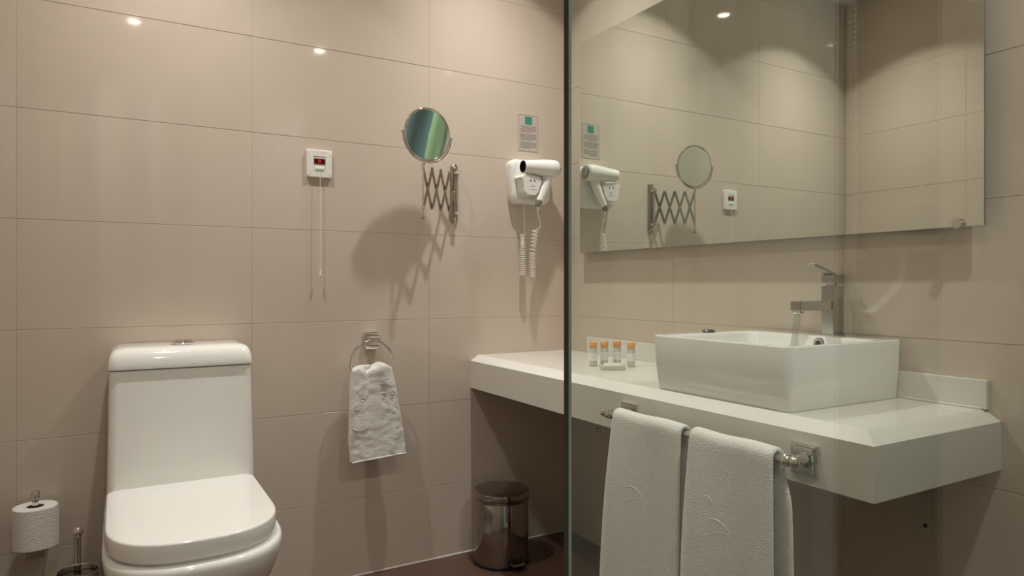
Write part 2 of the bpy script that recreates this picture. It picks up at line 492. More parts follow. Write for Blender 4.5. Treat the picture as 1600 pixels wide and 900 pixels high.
wp = bez((ax_c[0] - 0.002, fyc, 0.914), (ax_c[0] - 0.008, fyc, 0.89), (ax_c[0] - 0.016, fyc, 0.85), (ax_c[0] - 0.024, fyc, 0.752), 26)
wr = [0.0082 + 0.0011 * math.sin(i * 0.9) * (i / 26) + 0.0008 * i / 26 for i in range(27)]
ws = link('water_stream', tube(wp, wr, 12), WATER, origin=tuple(wp[-1]), smooth=60)
tag(ws, 'clear stream of running water falling from the faucet into the basin', 'water')

# ---------------------------------------------------------------- toiletries
def bottle(x, y, label):
    b = thing('toiletry_bottle', label, 'bottle', (x, y, CT), 'small toiletry bottles on the counter')
    link('bottle_body', lathe([(0.010, 0), (0.0122, 0.001), (0.0126, 0.004), (0.0126, 0.052), (0.0112, 0.057), (0.009, 0.059)], (x, y, CT), seg=20), LOTION, b, smooth=45)
    link('bottle_label', lathe([(0.01275, 0.018), (0.01275, 0.044)], (x, y, CT), seg=20, cap0=False, cap1=False), SOAP, b, smooth=60)
    link('cap', lathe([(0.0122, 0.059), (0.0128, 0.060), (0.0128, 0.076), (0.0115, 0.0775), (0.001, 0.078)], (x, y, CT), seg=20), ORANGE, b, smooth=45)
bottle(-0.2526, -0.5059, 'small orange-capped toiletry bottle, farthest left of the four')
bottle(-0.2121, -0.5106, 'small orange-capped toiletry bottle, second from the left')
bottle(-0.1654, -0.5174, 'small orange-capped toiletry bottle, third from the left')
bottle(-0.1590, -0.5790, 'small orange-capped toiletry bottle nearest the basin')
so = thing('soap_box', 'small flat clear-wrapped soap lying before the orange-capped bottles', 'soap', (-0.255, -0.606, CT))
bm = loft([rrect(-0.036, 0.036, -0.022, 0.022, 0.010, z) for z in (0.0,)] + [rrect(-0.038, 0.038, -0.024, 0.024, 0.012, 0.003), rrect(-0.038, 0.038, -0.024, 0.024, 0.012, 0.012), rrect(-0.034, 0.034, -0.020, 0.020, 0.010, 0.015)])
def place_rot(bm, ang, loc):
    bmesh.ops.rotate(bm, cent=(0, 0, 0), matrix=Matrix.Rotation(ang, 3, 'Z'), verts=bm.verts)
    bmesh.ops.translate(bm, verts=bm.verts, vec=loc)
    return bm
link('wrapper', place_rot(bm, math.radians(-25), (-0.255, -0.606, CT)), LOTION, so, smooth=40)
bm = loft([rrect(-0.028, 0.028, -0.016, 0.016, 0.012, 0.0152), rrect(-0.026, 0.026, -0.014, 0.014, 0.010, 0.018)])
link('soap_bar', place_rot(bm, math.radians(-25), (-0.255, -0.606, CT)), SOAP, so, smooth=40)

# ---------------------------------------------------------------- towel bar on the counter front
BX, BZ = -0.502, 0.661
t = thing('towel_bar', 'chrome towel bar with square plates on the front of the counter', 'towel bar', (CX, -1.16, 0.655))
for yy, yp in ((-0.905, -0.905), (-1.417, -1.426)):
    p = link('mount_plate', box(CX - 0.006, CX - 0.0002, yy - 0.029, yy + 0.029, 0.622, 0.682, 0.0015), CHROME, t)
    link('plate_step', box(CX - 0.012, CX - 0.006, yy - 0.023, yy + 0.023, 0.628, 0.676, 0.0015), CHROME, p)
    link('post', lathe([(0.016, 0.012), (0.011, 0.020), (0.009, 0.034), (0.0105, 0.052), (0.012, 0.058), (0.012, 0.072), (0.008, 0.077), (0.001, 0.078)], (CX, yp, BZ - 0.007), (-1, 0, 0.10), 20), CHROME, p, smooth=50)
link('bar', tube([(BX, -0.889, BZ), (BX, -1.438, BZ)], 0.0075, 16), CHROME, t, smooth=50)
for yy in (-0.884, -1.442):
    link('end_knob', lathe([(0.007, -0.006), (0.0105, -0.003), (0.0105, 0.004), (0.006, 0.009), (0.001, 0.010)], (BX, yy, BZ), (0, 1 if yy > -1 else -1, 0), 16), CHROME, t, smooth=50)

def solidify(o, th):
    m = o.modifiers.new('thickness', 'SOLIDIFY'); m.thickness = th; m.offset = 0
    s = o.modifiers.new('smooth', 'SUBSURF'); s.levels = 1; s.render_levels = 1

def bar_towel(y_top, y_bot, len_f, len_b, back_shift, seed, label):
    """towel folded over the bar: front sheet, turn over the bar, rear sheet"""
    rnd = random.Random(seed)
    t = thing('bath_towel', label, 'towel', (BX, (y_top[0] + y_top[1]) / 2, BZ), 'white towels on the counter towel bar')
    R = 0.0155
    prof = []
    nf = 26
    for i in range(nf): prof.append(('f', 1 - i / nf))
    for i in range(9): prof.append(('a', i / 8))
    for i in range(1, nf + 1): prof.append(('b', i / nf))
    ny = 18
    ph = rnd.uniform(0, 6)
    rings = []
    for kind, s in prof:
        row = []
        for j in range(ny + 1):
            v = j / ny
            if kind == 'f':
                yy = (y_top[0] * (1 - v) + y_top[1] * v) * (1 - s) + (y_bot[0] * (1 - v) + y_bot[1] * v) * s
                z = BZ - len_f * s
                x = BX - R - 0.012 * s - 0.0045 * s ** 0.7 * math.sin(v * 5.5 + ph) - 0.006 * math.sin(PI * s) * (0.5 + 0.5 * math.sin(v * 3 + ph))
                if v < 0.09: x += 0.010 * s * (1 - v / 0.09)
                if v > 0.91: x += 0.012 * s * ((v - 0.91) / 0.09)
            elif kind == 'a':
                a = PI - PI * s
                yy = y_top[0] * (1 - v) + y_top[1] * v
                x = BX + R * math.cos(a); z = BZ + R * math.sin(a) + 0.0012 * math.sin(v * 9 + ph)
            else:
                yb0 = y_bot[0] + back_shift; yb1 = y_bot[1] + back_shift
                yy = (y_top[0] * (1 - v) + y_top[1] * v) * (1 - s) + (yb0 * (1 - v) + yb1 * v) * s + back_shift * 0.8 * math.sin(max(0, min(1, (s - 0.08) * 6)) * PI / 2) * (1 - s)
                z = BZ - len_b * s
                x = BX + R - 0.004 * s + 0.005 * s * math.sin(v * 6 + ph + 1)
            row.append(Vector((x, yy, z)))
        rings.append(row)
    o = link('cloth', loft(rings, closed=False), TOWEL, t, smooth=80)
    solidify(o, 0.0095)
    yc = (y_bot[0] * 0.55 + y_top[0] * 0.45); wd = abs(y_bot[1] - y_bot[0])
    def pt(u, z):
        """on the face of the front sheet; u 0..1 across"""
        s = (BZ - z) / len_f
        yy = (y_top[0] * (1 - u) + y_top[1] * u) * (1 - s) + (y_bot[0] * (1 - u) + y_bot[1] * u) * s
        x = BX - R - 0.012 * s - 0.0045 * s ** 0.7 * math.sin(u * 5.5 + ph) - 0.006 * math.sin(PI * s) * (0.5 + 0.5 * math.sin(u * 3 + ph))
        return Vector((x - 0.0038, yy, z))
    def stroke(pts, r=0.0018):
        n = len(pts)
        link('embossed_motif', tube([pt(*p) for p in pts], [r * (0.35 + 0.65 * math.sin(PI * (i + 0.5) / n)) for i in range(n)], 8), TOWEL, o, smooth=80)
    def arc(c, a, b, r0, r1, n=14, tilt=0.0):
        out = []
        for i in range(n + 1):
            q = math.radians(a + (b - a) * i / n)
            du, dz = r0 * math.cos(q), r1 * math.sin(q)
            out.append((c[0] + (du * math.cos(tilt) - dz * math.sin(tilt) * 0.0), c[1] + dz * math.cos(tilt) + du * math.sin(tilt) * 0.2))
        return out
    zc = BZ - 0.165
    stroke(arc((0.30, zc + 0.035), -60, 250, 0.075, 0.022), 0.0016)
    stroke([(0.24 + 0.42 * k / 16, zc - 0.005 * k / 16 + 0.018 * math.sin(k / 16 * PI * 1.2)) for k in range(17)], 0.0022)
    stroke([(0.18 + 0.60 * k / 16, zc - 0.022 + 0.016 * math.sin((k / 16 - 0.22) * PI * 1.4)) for k in range(17)], 0.0018)
    for q in range(4):
        stroke(arc((0.30 + 0.13 * q, zc - 0.078 - 0.006 * q), 20 + 40 * q, 320, 0.045, 0.014), 0.0014)
    return t
bar_towel((-0.938, -1.170), (-0.895, -1.168), 0.43, 0.40, -0.014, 3, 'white towel with embossed motif, left one on the counter towel bar')
bar_towel((-1.196, -1.408), (-1.172, -1.416), 0.44, 0.42, -0.019, 8, 'white towel with embossed motif, right one nearest the counter corner')

# ---------------------------------------------------------------- toilet
TX = -1.408
def dshape(w, yb, yc, yf, z, p=2.5, rb=0.03, n=26):
    """outline: straight back with rounded corners, straight sides, bowed front"""
    out = []
    for k in range(5):
        a = PI / 2 * (1 - k / 4)
        out.append(Vector((TX + w - rb + rb * math.cos(a), yb - rb + rb * math.sin(a), z)))
    for k in range(n + 1):
        a = PI * k / n
        c, s = math.cos(a), math.sin(a)
        out.append(Vector((TX + w * math.copysign(abs(c) ** (2 / p), c), yc - (yc - yf) * abs(s) ** (2 / p), z)))
    for k in range(5):
        a = PI - PI / 2 * (k / 4)
        out.append(Vector((TX - w + rb + rb * math.cos(a), yb - rb + rb * math.sin(a), z)))
    return out
t = thing('toilet', 'white one-piece ceramic toilet with closed seat lid against the tiled wall', 'toilet', (TX, -0.36, 0))
rings = [dshape(0.128, -0.012, -0.36, -0.525, 0.0), dshape(0.125, -0.012, -0.36, -0.52, 0.03), dshape(0.122, -0.012, -0.36, -0.515, 0.10),
         dshape(0.130, -0.012, -0.40, -0.545, 0.18), dshape(0.150, -0.012, -0.45, -0.605, 0.25), dshape(0.174, -0.012, -0.49, -0.668, 0.31),
         dshape(0.184, -0.012, -0.50, -0.708, 0.36), dshape(0.188, -0.012, -0.50, -0.716, 0.385), dshape(0.187, -0.012, -0.50, -0.715, 0.396), dshape(0.182, -0.015, -0.50, -0.709, 0.402), dshape(0.176, -0.02, -0.50, -0.696, 0.403)]
link('bowl', loft(rings), CERAMIC, t, smooth=60)
link('seat_ring', loft([dshape(0.170, -0.225, -0.50, -0.690, 0.403), dshape(0.170, -0.225, -0.50, -0.690, 0.411)]), CERAMIC, t, smooth=50)
rings = [dshape(0.174, -0.218, -0.50, -0.690, 0.4085), dshape(0.1775, -0.213, -0.50, -0.697, 0.411), dshape(0.1785, -0.212, -0.505, -0.699, 0.425), dshape(0.1777, -0.212, -0.505, -0.698, 0.4465),
         dshape(0.1768, -0.213, -0.505, -0.697, 0.4493), dshape(0.1745, -0.216, -0.505, -0.694, 0.4508), dshape(0.172, -0.222, -0.50, -0.688, 0.4512), dshape(0.08, -0.30, -0.48, -0.58, 0.4520)]
rings = [[p + Vector((-0.004, 0, 0)) for p in r] for r in rings]
link('seat_lid', loft(rings), CERAMIC, t, smooth=50)
def tank_ring(w, yf, z, r=0.022):
    return rrect(TX - w, TX + w, yf, -0.006, r, z, 6)
tk = link('tank', loft([tank_ring(0.183, -0.222, 0.395), tank_ring(0.181, -0.219, 0.46), tank_ring(0.1795, -0.213, 0.54), tank_ring(0.178, -0.206, 0.64), tank_ring(0.1765, -0.198, 0.735), tank_ring(0.176, -0.196, 0.755)]), CERAMIC, t, smooth=50)
LW = 0.1790
link('tank_lid', loft([tank_ring(LW - 0.004, -0.198, 0.7575, 0.02), tank_ring(LW, -0.203, 0.760, 0.022), tank_ring(LW, -0.2035, 0.765, 0.022), tank_ring(LW - 0.002, -0.200, 0.785, 0.024),
                       tank_ring(LW - 0.006, -0.193, 0.799, 0.026), tank_ring(LW - 0.013, -0.182, 0.808, 0.026), tank_ring(LW - 0.026, -0.165, 0.813, 0.024), tank_ring(LW - 0.05, -0.14, 0.8145, 0.02)]), CERAMIC, tk, smooth=55)
bt = link('flush_button', lathe([(0.029, 0), (0.031, 0.004), (0.028, 0.0075), (0.024, 0.008)], (TX + 0.004, -0.115, 0.8150), seg=28), CHROME, t, smooth=50)
for sg in (-1, 1):
    rr = []
    for z, r in ((0.8225, 0.022), (0.8265, 0.021), (0.8280, 0.018)):
        rr.append([Vector((TX + 0.004 + sg * 0.0012 + sg * r * math.sin(PI * k / 12), -0.115 + r * math.cos(PI * k / 12), z)) for k in range(13)])
    link('half_button', loft(rr), CHROME, bt, smooth=40)

# ---------------------------------------------------------------- toilet roll and holder
rx, ry = -1.752, -0.072
t = thing('toilet_roll_holder', 'chrome upright toilet roll holder on the wall left of the toilet', 'holder', (rx, 0, 0.285))
link('wall_block', box(rx - 0.025, rx + 0.025, -0.020, -0.0003, 0.262, 0.303, 0.002), CHROME, t)
link('arm', box(rx - 0.022, rx + 0.022, ry - 0.018, -0.018, 0.269, 0.291, 0.002), STEEL, t)
link('spindle', lathe([(0.030, 0.291), (0.030, 0.294), (0.008, 0.296), (0.0075, 0.42), (0.0105, 0.422), (0.0105, 0.436), (0.008, 0.440), (0.001, 0.441)], (rx, ry, 0), seg=20), CHROME, t, smooth=45)
r_ = thing('toilet_roll', 'white toilet paper roll on the chrome upright holder', 'toilet paper', (rx, ry, 0.296))
def roll_r(z): return 0.0505
link('paper', lathe([(0.0195, 0.2965), (0.049, 0.2965), (0.0505, 0.299), (0.0505, 0.398), (0.049, 0.4005), (0.0205, 0.4005), (0.0195, 0.399), (0.0195, 0.2965)], (rx, ry, 0), seg=44, cap0=False, cap1=False), PAPER, r_, smooth=45)
link('core', lathe([(0.0194, 0.297), (0.0194, 0.3995), (0.0185, 0.3995), (0.0185, 0.297)], (rx, ry, 0), seg=32, cap0=False, cap1=False), CARD, r_, smooth=45)
# loose last sheet, slightly lifted
sh = [[Vector((rx + (0.0512 + 0.004 * max(0, (k - 10) / 6)) * math.cos(math.radians(200 + k * 9.0)), ry + (0.0512 + 0.004 * max(0, (k - 10) / 6)) * math.sin(math.radians(200 + k * 9.0)), z)) for k in range(17)] for z in (0.2975, 0.33, 0.365, 0.3995)]
o = link('loose_sheet', loft(sh, closed=False), PAPER, r_, smooth=80)

# ---------------------------------------------------------------- toilet brush
bx_, by_ = -1.656, -0.115
t = thing('toilet_brush', 'chrome toilet brush in a round steel holder left of the toilet', 'toilet brush', (bx_, by_, 0))
link('holder_cup', lathe([(0.046, 0.0), (0.048, 0.004), (0.048, 0.221), (0.0495, 0.224), (0.048, 0.227), (0.0455, 0.225), (0.0455, 0.012), (0.001, 0.011)], (bx_, by_, 0), seg=36), CHROME, t, smooth=45)
link('splash_disc', lathe([(0.043, 0.209), (0.043, 0.2115), (0.010, 0.216), (0.001, 0.2165)], (bx_, by_, 0), seg=28), STEEL, t, smooth=45)
link('handle', lathe([(0.0085, 0.216), (0.0080, 0.312), (0.0088, 0.314), (0.0088, 0.319)], (bx_, by_, 0), seg=16), CHROME, t, smooth=50)
link('knob', lathe([(0.0135 * math.sin(PI * k / 12) + 0.00001, 0.3285 - 0.0135 * math.cos(PI * k / 12)) for k in range(13)], (bx_, by_, 0), seg=20), CHROME, t, smooth=80)
link('bristles', lathe([(0.02, 0.03), (0.034, 0.045), (0.034, 0.10), (0.015, 0.115), (0.006, 0.12), (0.006, 0.209)], (bx_, by_, 0), seg=20), WHITEMETAL, t, smooth=50)

# ---------------------------------------------------------------- alarm pull switch
ax_, az_ = -0.992, 1.379
t = thing('alarm_pull_switch', 'white square alarm switch with red window and pull cord on the wall', 'switch', (ax_, 0, az_ - 0.045))
def frame_xz(x0, x1, z0, z1, iw, y0, y1, name, m, parent, r=0.004, ri=0.002):
    rings = [rrect_xz(x0, x1, z0, z1, r, y0), rrect_xz(x0, x1, z0, z1, r, y1 + 0.002), rrect_xz(x0 + 0.002, x1 - 0.002, z0 + 0.002, z1 - 0.002, r, y1),
             rrect_xz(x0 + iw, x1 - iw, z0 + iw, z1 - iw, ri, y1), rrect_xz(x0 + iw, x1 - iw, z0 + iw, z1 - iw, ri, y0)]
    return link(name, loft(rings, False, False), m, parent, smooth=40)
frame_xz(ax_ - 0.041, ax_ + 0.041, az_ - 0.045, az_ + 0.045, 0.021, -0.0003, -0.011, 'cover_frame', PLASTIC, t)
link('insert', box(ax_ - 0.0202, ax_ + 0.0202, -0.0095, -0.0003, az_ - 0.0242, az_ + 0.0242, 0.001), PLASTIC, t)
wi = link('window', box(ax_ - 0.0175, ax_ + 0.0175, -0.0112, -0.0095, az_ - 0.001, az_ + 0.0165), DARKRED, t)
link('indicator', box(ax_ - 0.005, ax_ + 0.004, -0.0118, -0.0112, az_ + 0.003, az_ + 0.013), RED, wi)
link('cord_guide', box(ax_ - 0.014, ax_ + 0.014, -0.0135, -0.0095, az_ - 0.020, az_ - 0.012, 0.001), PLASTIC, t)
link('pull_cord', tube([(ax_, -0.015, az_ - 0.014), (ax_ + 0.0005, -0.017, az_ - 0.10), (ax_, -0.0175, az_ - 0.22), (ax_, -0.018, 1.028)], 0.0009, 8), PLASTIC, t, smooth=60)
link('cord_pull', lathe([(0.0015, 1.030), (0.003, 1.026), (0.0038, 1.012), (0.003, 1.006), (0.001, 1.005)], (ax_, -0.018, 0), seg=12), PLASTIC, t, smooth=60)

# ---------------------------------------------------------------- extending shaving mirror
S0 = Vector((-0.503, -0.030, 0)); S1 = Vector((-0.667, -0.103, 0))
ZLO, ZHI = 1.246, 1.384
t = thing('shaving_mirror', 'round chrome magnifying mirror on a scissor arm fixed to the wall', 'mirror', (-0.503, 0, 1.205))
bw = 0.0145
cap = lambda y, s: [Vector((-0.5045 + (bw - s) * math.cos(a), y, (1.206 + bw if a > PI else 1.423 - bw) + (bw - s) * math.sin(a))) for a in [PI * k / 10 for k in range(11)] + [PI + PI * k / 10 for k in range(1, 10)]]
def capsule(y, s):
    out = []
    for k in range(11): a = PI * k / 10; out.append(Vector((-0.5045 + (bw - s) * math.cos(a), y, 1.423 - bw + (bw - s) * math.sin(a))))
    for k in range(11): a = PI + PI * k / 10; out.append(Vector((-0.5045 + (bw - s) * math.cos(a), y, 1.206 + bw + (bw - s) * math.sin(a))))
    return out
wb = link('wall_bracket', loft([capsule(-0.0003, 0), capsule(-0.006, 0), capsule(-0.010, 0.003), capsule(-0.0115, 0.007)]), STEEL, t, smooth=50)
for zz in (1.222, 1.407):
    link('screw', lathe([(0.0065, 0), (0.005, 0.003), (0.001, 0.004)], (-0.5045, -0.0115, zz), (0, -1, 0), 16), CHROME, wb, smooth=50)
for zz in (ZLO - 0.004, ZHI + 0.004):
    link('pivot_lug', box(-0.512, -0.496, -0.036, -0.008, zz - 0.006, zz + 0.006, 0.002), CHROME, wb)
link('pivot_rod', tube([(S0.x, S0.y, ZLO - 0.014), (S0.x, S0.y, ZHI + 0.014)], 0.0032, 12), CHROME, t, smooth=50)
u = (S1 - S0); u2 = u.normalized(); perp = Vector((u2.y, -u2.x, 0))
if perp.y > 0: perp = -perp
NB = 4
def flat_bar(a, b, off):
    a = Vector(a) + perp * off; b = Vector(b) + perp * off
    d = (b - a).normalized(); s = perp.cross(d).normalized()
    h, th = 0.0050, 0.0012
    rr = []
    for p in (a - d * 0.003, b + d * 0.003):
        rr.append([p + s * h + perp * th, p - s * h + perp * th, p - s * h - perp * th, p + s * h - perp * th])
    return loft(rr)
for k in range(NB):
    a = S0 + u * (k / NB); b = S0 + u * ((k + 1) / NB)
    link('scissor_bar', flat_bar((a.x, a.y, ZHI), (b.x, b.y, ZLO), 0.0016), STEEL, t)
    link('scissor_bar', flat_bar((a.x, a.y, ZLO), (b.x, b.y, ZHI), -0.0016), STEEL, t)
    m_ = (a + b) / 2
    for q, zz in ((m_, (ZLO + ZHI) / 2), (b, ZLO), (b, ZHI)):
        c = Vector((q.x, q.y, zz))
        link('rivet', lathe([(0.0036, 0), (0.003, 0.0015), (0.001, 0.002)], c + perp * 0.003, perp, 10), CHROME, t, smooth=50)
DC = Vector((-0.655, -0.112, 1.492)); RD = 0.0865
rod = link('mirror_rod', tube([(S1.x, S1.y, 1.214), (S1.x, S1.y, 1.398)], 0.003, 12), CHROME, t, smooth=50)
for zz in (ZLO, ZHI):
    link('rod_clamp', lathe([(0.0065, -0.007), (0.0065, 0.007)], (S1.x, S1.y, zz), seg=14), CHROME, rod, smooth=40)
link('rod_tip', lathe([(0.001, 1.205), (0.0045, 1.207), (0.0045, 1.214)], (S1.x, S1.y, 0), seg=12), STEEL, rod, smooth=50)
yaw = math.radians(7.8); pit = math.radians(MAG_PITCH if 'MAG_PITCH' in globals() else -4.0)
ex = Vector((math.cos(yaw), math.sin(yaw), 0))
nn = Vector((math.sin(yaw) * math.cos(pit), -math.cos(yaw) * math.cos(pit), math.sin(pit)))
ey = nn.cross(ex).normalized()
if ey.z < 0: ey = -ey
ny0 = Vector((math.sin(yaw), -math.cos(yaw), 0))
yk = [DC + ex * (RD + 0.008) * math.cos(a) + Vector((0, 0, 1)) * (RD + 0.008) * math.sin(a) for a in [PI * (1 + k / 30) for k in range(31)]]
link('yoke', tube(yk, 0.0030, 10), CHROME, t, smooth=60)
link('yoke_stem', tube([(S1.x, S1.y, 1.394), (S1.x * 0.4 + DC.x * 0.6, S1.y * 0.4 + DC.y * 0.6, DC.z - RD - 0.008)], 0.0036, 10), CHROME, t, smooth=60)
for sg in (-1, 1):
    link('tilt_knob', lathe([(0.003, -0.008), (0.003, 0.002), (0.0038, 0.003), (0.003, 0.005)], DC + ex * sg * (RD + 0.008), ex * sg, 14), CHROME, t, smooth=50)
fr_ = link('frame_ring', tube([DC + ex * RD * math.cos(a) + ey * RD * math.sin(a) for a in [2 * PI * k / 56 for k in range(56)]], 0.0042, 10, closed=True), CHROME, t, smooth=80)
def dish(side, conc):
    rings = []
    for k in range(1, 11):
        r = (RD - 0.001) * k / 10
        rings.append([DC + nn * (side * (0.0020 + conc * (r / RD) ** 2)) + ex * r * math.cos(q) + ey * r * math.sin(q) for q in [2 * PI * j / 48 for j in range(48)]])
    bm = loft(rings, True, False)
    return bm
link('mirror_glass', dish(1, 0.0008), MIRROR, t, smooth=80)
link('mirror_glass', dish(-1, 0.0), MIRROR, t, smooth=80)

# ---------------------------------------------------------------- notice sticker
t = thing('notice_sticker', 'small printed notice with green square on the wall above the hair dryer', 'notice', (-0.186, 0, 1.499))
nx0, nx1, nz0, nz1 = -0.2305, -0.1415, 1.499, 1.641
link('sheet', box(nx0, nx1, -0.0009, -0.0001, nz0, nz1), STICKER, t)
for a in ((nx0 + 0.001, nx0 + 0.0022, nz0 + 0.001, nz1 - 0.001), (nx1 - 0.0022, nx1 - 0.001, nz0 + 0.001, nz1 - 0.001), (nx0 + 0.001, nx1 - 0.001, nz0 + 0.001, nz0 + 0.0022), (nx0 + 0.001, nx1 - 0.001, nz1 - 0.0022, nz1 - 0.001)):
    link('border', box(a[0], a[1], -0.0012, -0.0009, a[2], a[3]), FRAMEINK, t)
link('logo', box(-0.2005, -0.1695, -0.0013, -0.0009, 1.604, 1.634), INKG, t)
def print_block(z0, z1, m, lines, sd):
    rnd = random.Random(sd); bm = bmesh.new()
    for i in range(lines):
        zt = z1 - (z1 - z0) * (i + 0.15) / lines; h = (z1 - z0) / lines * 0.5
        x = nx0 + 0.009; end = nx1 - (0.009 if i < lines - 1 else 0.03)
        while x < end:
            w = min(rnd.uniform(0.003, 0.011), end - x)
            if w > 0.001: box(x, x + w, -0.00125, -0.0009, zt - h, zt, bm=bm)
            x += w + 0.0018
    o = link('printed_paragraph', bm, m, t); o['kind'] = 'stuff'
print_block(1.571, 1.598, INKR, 5, 1)
print_block(1.541, 1.567, INK, 5, 2)
print_block(1.509, 1.536, INK, 5, 3)

# ---------------------------------------------------------------- hair dryer and its wall holder
t = thing('dryer_holder', 'white wall holder with shaver socket carrying the hair dryer', 'holder', (-0.2, 0, 1.295))
def hring(x0, x1, z0, z1, r, y, sk=0.0):
    out = []
    for p in rrect(x0, x1, z0, z1, r, 0, 6):
        f = (z1 - p.y) / (z1 - z0)
        out.append(Vector((p.x + sk * f * (1 if p.x < (x0 + x1) / 2 else -1), y, p.y)))
    return out
link('backplate', loft([hring(-0.287, -0.100, 1.292, 1.459, 0.03, -0.0003, 0.008), hring(-0.287, -0.100, 1.292, 1.459, 0.03, -0.028, 0.008), hring(-0.284, -0.103, 1.295, 1.456, 0.03, -0.036, 0.008), hring(-0.272, -0.115, 1.307, 1.446, 0.028, -0.041, 0.008)]), PLASTIC, t, smooth=50)
pent = [(-0.272, 1.383), (-0.258, 1.3945), (-0.192, 1.390), (-0.178, 1.376), (-0.196, 1.330), (-0.208, 1.318), (-0.242, 1.318), (-0.257, 1.330), (-0.262, 1.372)]
def pring(y, s):
    cx = sum(p[0] for p in pent) / len(pent); cz = sum(p[1] for p in pent) / len(pent)
    return [Vector((cx + (x - cx) * s, y, cz + (z - cz) * s)) for x, z in pent]
sk = link('socket_panel', loft([pring(-0.038, 1.0), pring(-0.088, 1.0), pring(-0.091, 0.95)]), PLASTIC, t)
for dx in (-0.0085, 0.0085):
    link('socket_hole', lathe([(0.0030, 0), (0.0030, 0.0006)], (-0.2215 + dx, -0.0911, 1.372), (0, -1, 0), 12), BLACK, sk)
frame_xz(-0.239, -0.204, 1.339, 1.384, 0.0012, -0.0905, -0.0918, 'socket_outline', PLASTIC, sk)
for dx in (-0.006, 0.002, 0.006):
    link('voltage_mark', box(-0.2215 + dx - 0.0012, -0.2215 + dx + 0.0012, -0.0915, -0.0909, 1.349, 1.354), GREY, sk)

t = thing('hair_dryer', 'white hair dryer with coiled cord resting in its wall holder', 'hair dryer', (-0.19, -0.075, 1.26))
AX = Vector((1, 0, 0.02)).normalized(); B0 = Vector((-0.256, -0.0765, 1.4240))
link('barrel', lathe([(0.0205, 0.020), (0.0225, 0.0), (0.0245, 0.0005), (0.0265, 0.03), (0.0315, 0.085), (0.0335, 0.115), (0.0335, 0.137), (0.031, 0.148), (0.024, 0.153)], B0, AX, 32, cap0=False), PLASTIC, t, smooth=50)
nz = link('nozzle_opening', lathe([(0.0228, -0.0004), (0.0222, -0.0006), (0.0200, 0.016), (0.0200, 0.018), (0.001, 0.019)], B0, AX, 24, cap0=False), BLACK, t)
gr = link('air_grille', lathe([(0.0255, 0.1515), (0.0235, 0.156), (0.012, 0.158), (0.001, 0.1585)], B0, AX, 28, cap0=False), GREY, t, smooth=50)
for r in (0.006, 0.012, 0.018):
    link('grille_ring', tube([B0 + AX * 0.1585 + Vector((0, math.cos(q), math.sin(q))) * r for q in [2 * PI * j / 24 for j in range(24)]], 0.0012, 6, closed=True), PLASTIC, gr, smooth=80)
hp = bez((-0.147, -0.075, 1.405), (-0.152, -0.079, 1.375), (-0.168, -0.082, 1.335), (-0.190, -0.084, 1.297), 12)
fr2 = frames(hp)
rings = []
for i, (p, tt, uu, ww) in enumerate(fr2):
    s = i / 12
    a_, b_ = 0.0215 - 0.007 * s, 0.019 - 0.006 * s
    hx = Vector((1, 0, 0)) - tt * tt.x; hx.normalize(); hy = tt.cross(hx)
    rings.append([p + hx * a_ * math.cos(2 * PI * k / 20) + hy * b_ * math.sin(2 * PI * k / 20) for k in range(20)])
link('handle', loft(rings), PLASTIC, t, smooth=50)
ed = (hp[-1] - hp[-2]).normalized()
link('handle_tip', lathe([(0.0138, -0.002), (0.013, 0.006), (0.009, 0.017), (0.006, 0.021)], hp[-1], ed, 18), GREY, t, smooth=50)
link('strain_relief', lathe([(0.0042, 0.020), (0.0035, 0.034), (0.0028, 0.036)], hp[-1], (ed + Vector((0.35, 0, -0.6))).normalized(), 12), PLASTIC, t, smooth=50)
# coiled cord: straight lead, coil down, turn, coil up to the holder
c0 = hp[-1] + ed * 0.02
lead = bez(c0, c0 + Vector((0.004, 0, -0.05)), (-0.168, -0.080, 1.205), (-0.186, -0.074, 1.195), 14) + []
path = lead[:]
def coil(p0, p1, turns, r0, r1, ph0, n=14):
    p0, p1 = Vector(p0), Vector(p1); out = []
    N = int(turns * n)
    for i in range(N + 1):
        s = i / N; a = ph0 + 2 * PI * turns * s; r = r0 + (r1 - r0) * s
        out.append(p0 * (1 - s) + p1 * s + Vector((r * math.cos(a), r * math.sin(a), 0)))
    return out
path += coil((-0.1965, -0.070, 1.192), (-0.203, -0.060, 1.110), 6, 0.012, 0.0115, 0.3)
path += coil((-0.203, -0.060, 1.106), (-0.197, -0.050, 1.012), 13, 0.0115, 0.0115, 0.3)
path += bez(path[-1], path[-1] + Vector((0, 0, -0.012)), (-0.214, -0.036, 1.000), (-0.221, -0.036, 1.016), 8)[1:]
path += coil((-0.2325, -0.036, 1.018), (-0.2315, -0.034, 1.175), 19, 0.0115, 0.009, 0.0)
path += bez(path[-1], path[-1] + Vector((0.0, 0, 0.03)), (-0.222, -0.03, 1.25), (-0.222, -0.026, 1.298), 8)[1:]
link('coiled_cord', tube(path, 0.0017, 6), PLASTIC, t, smooth=80)

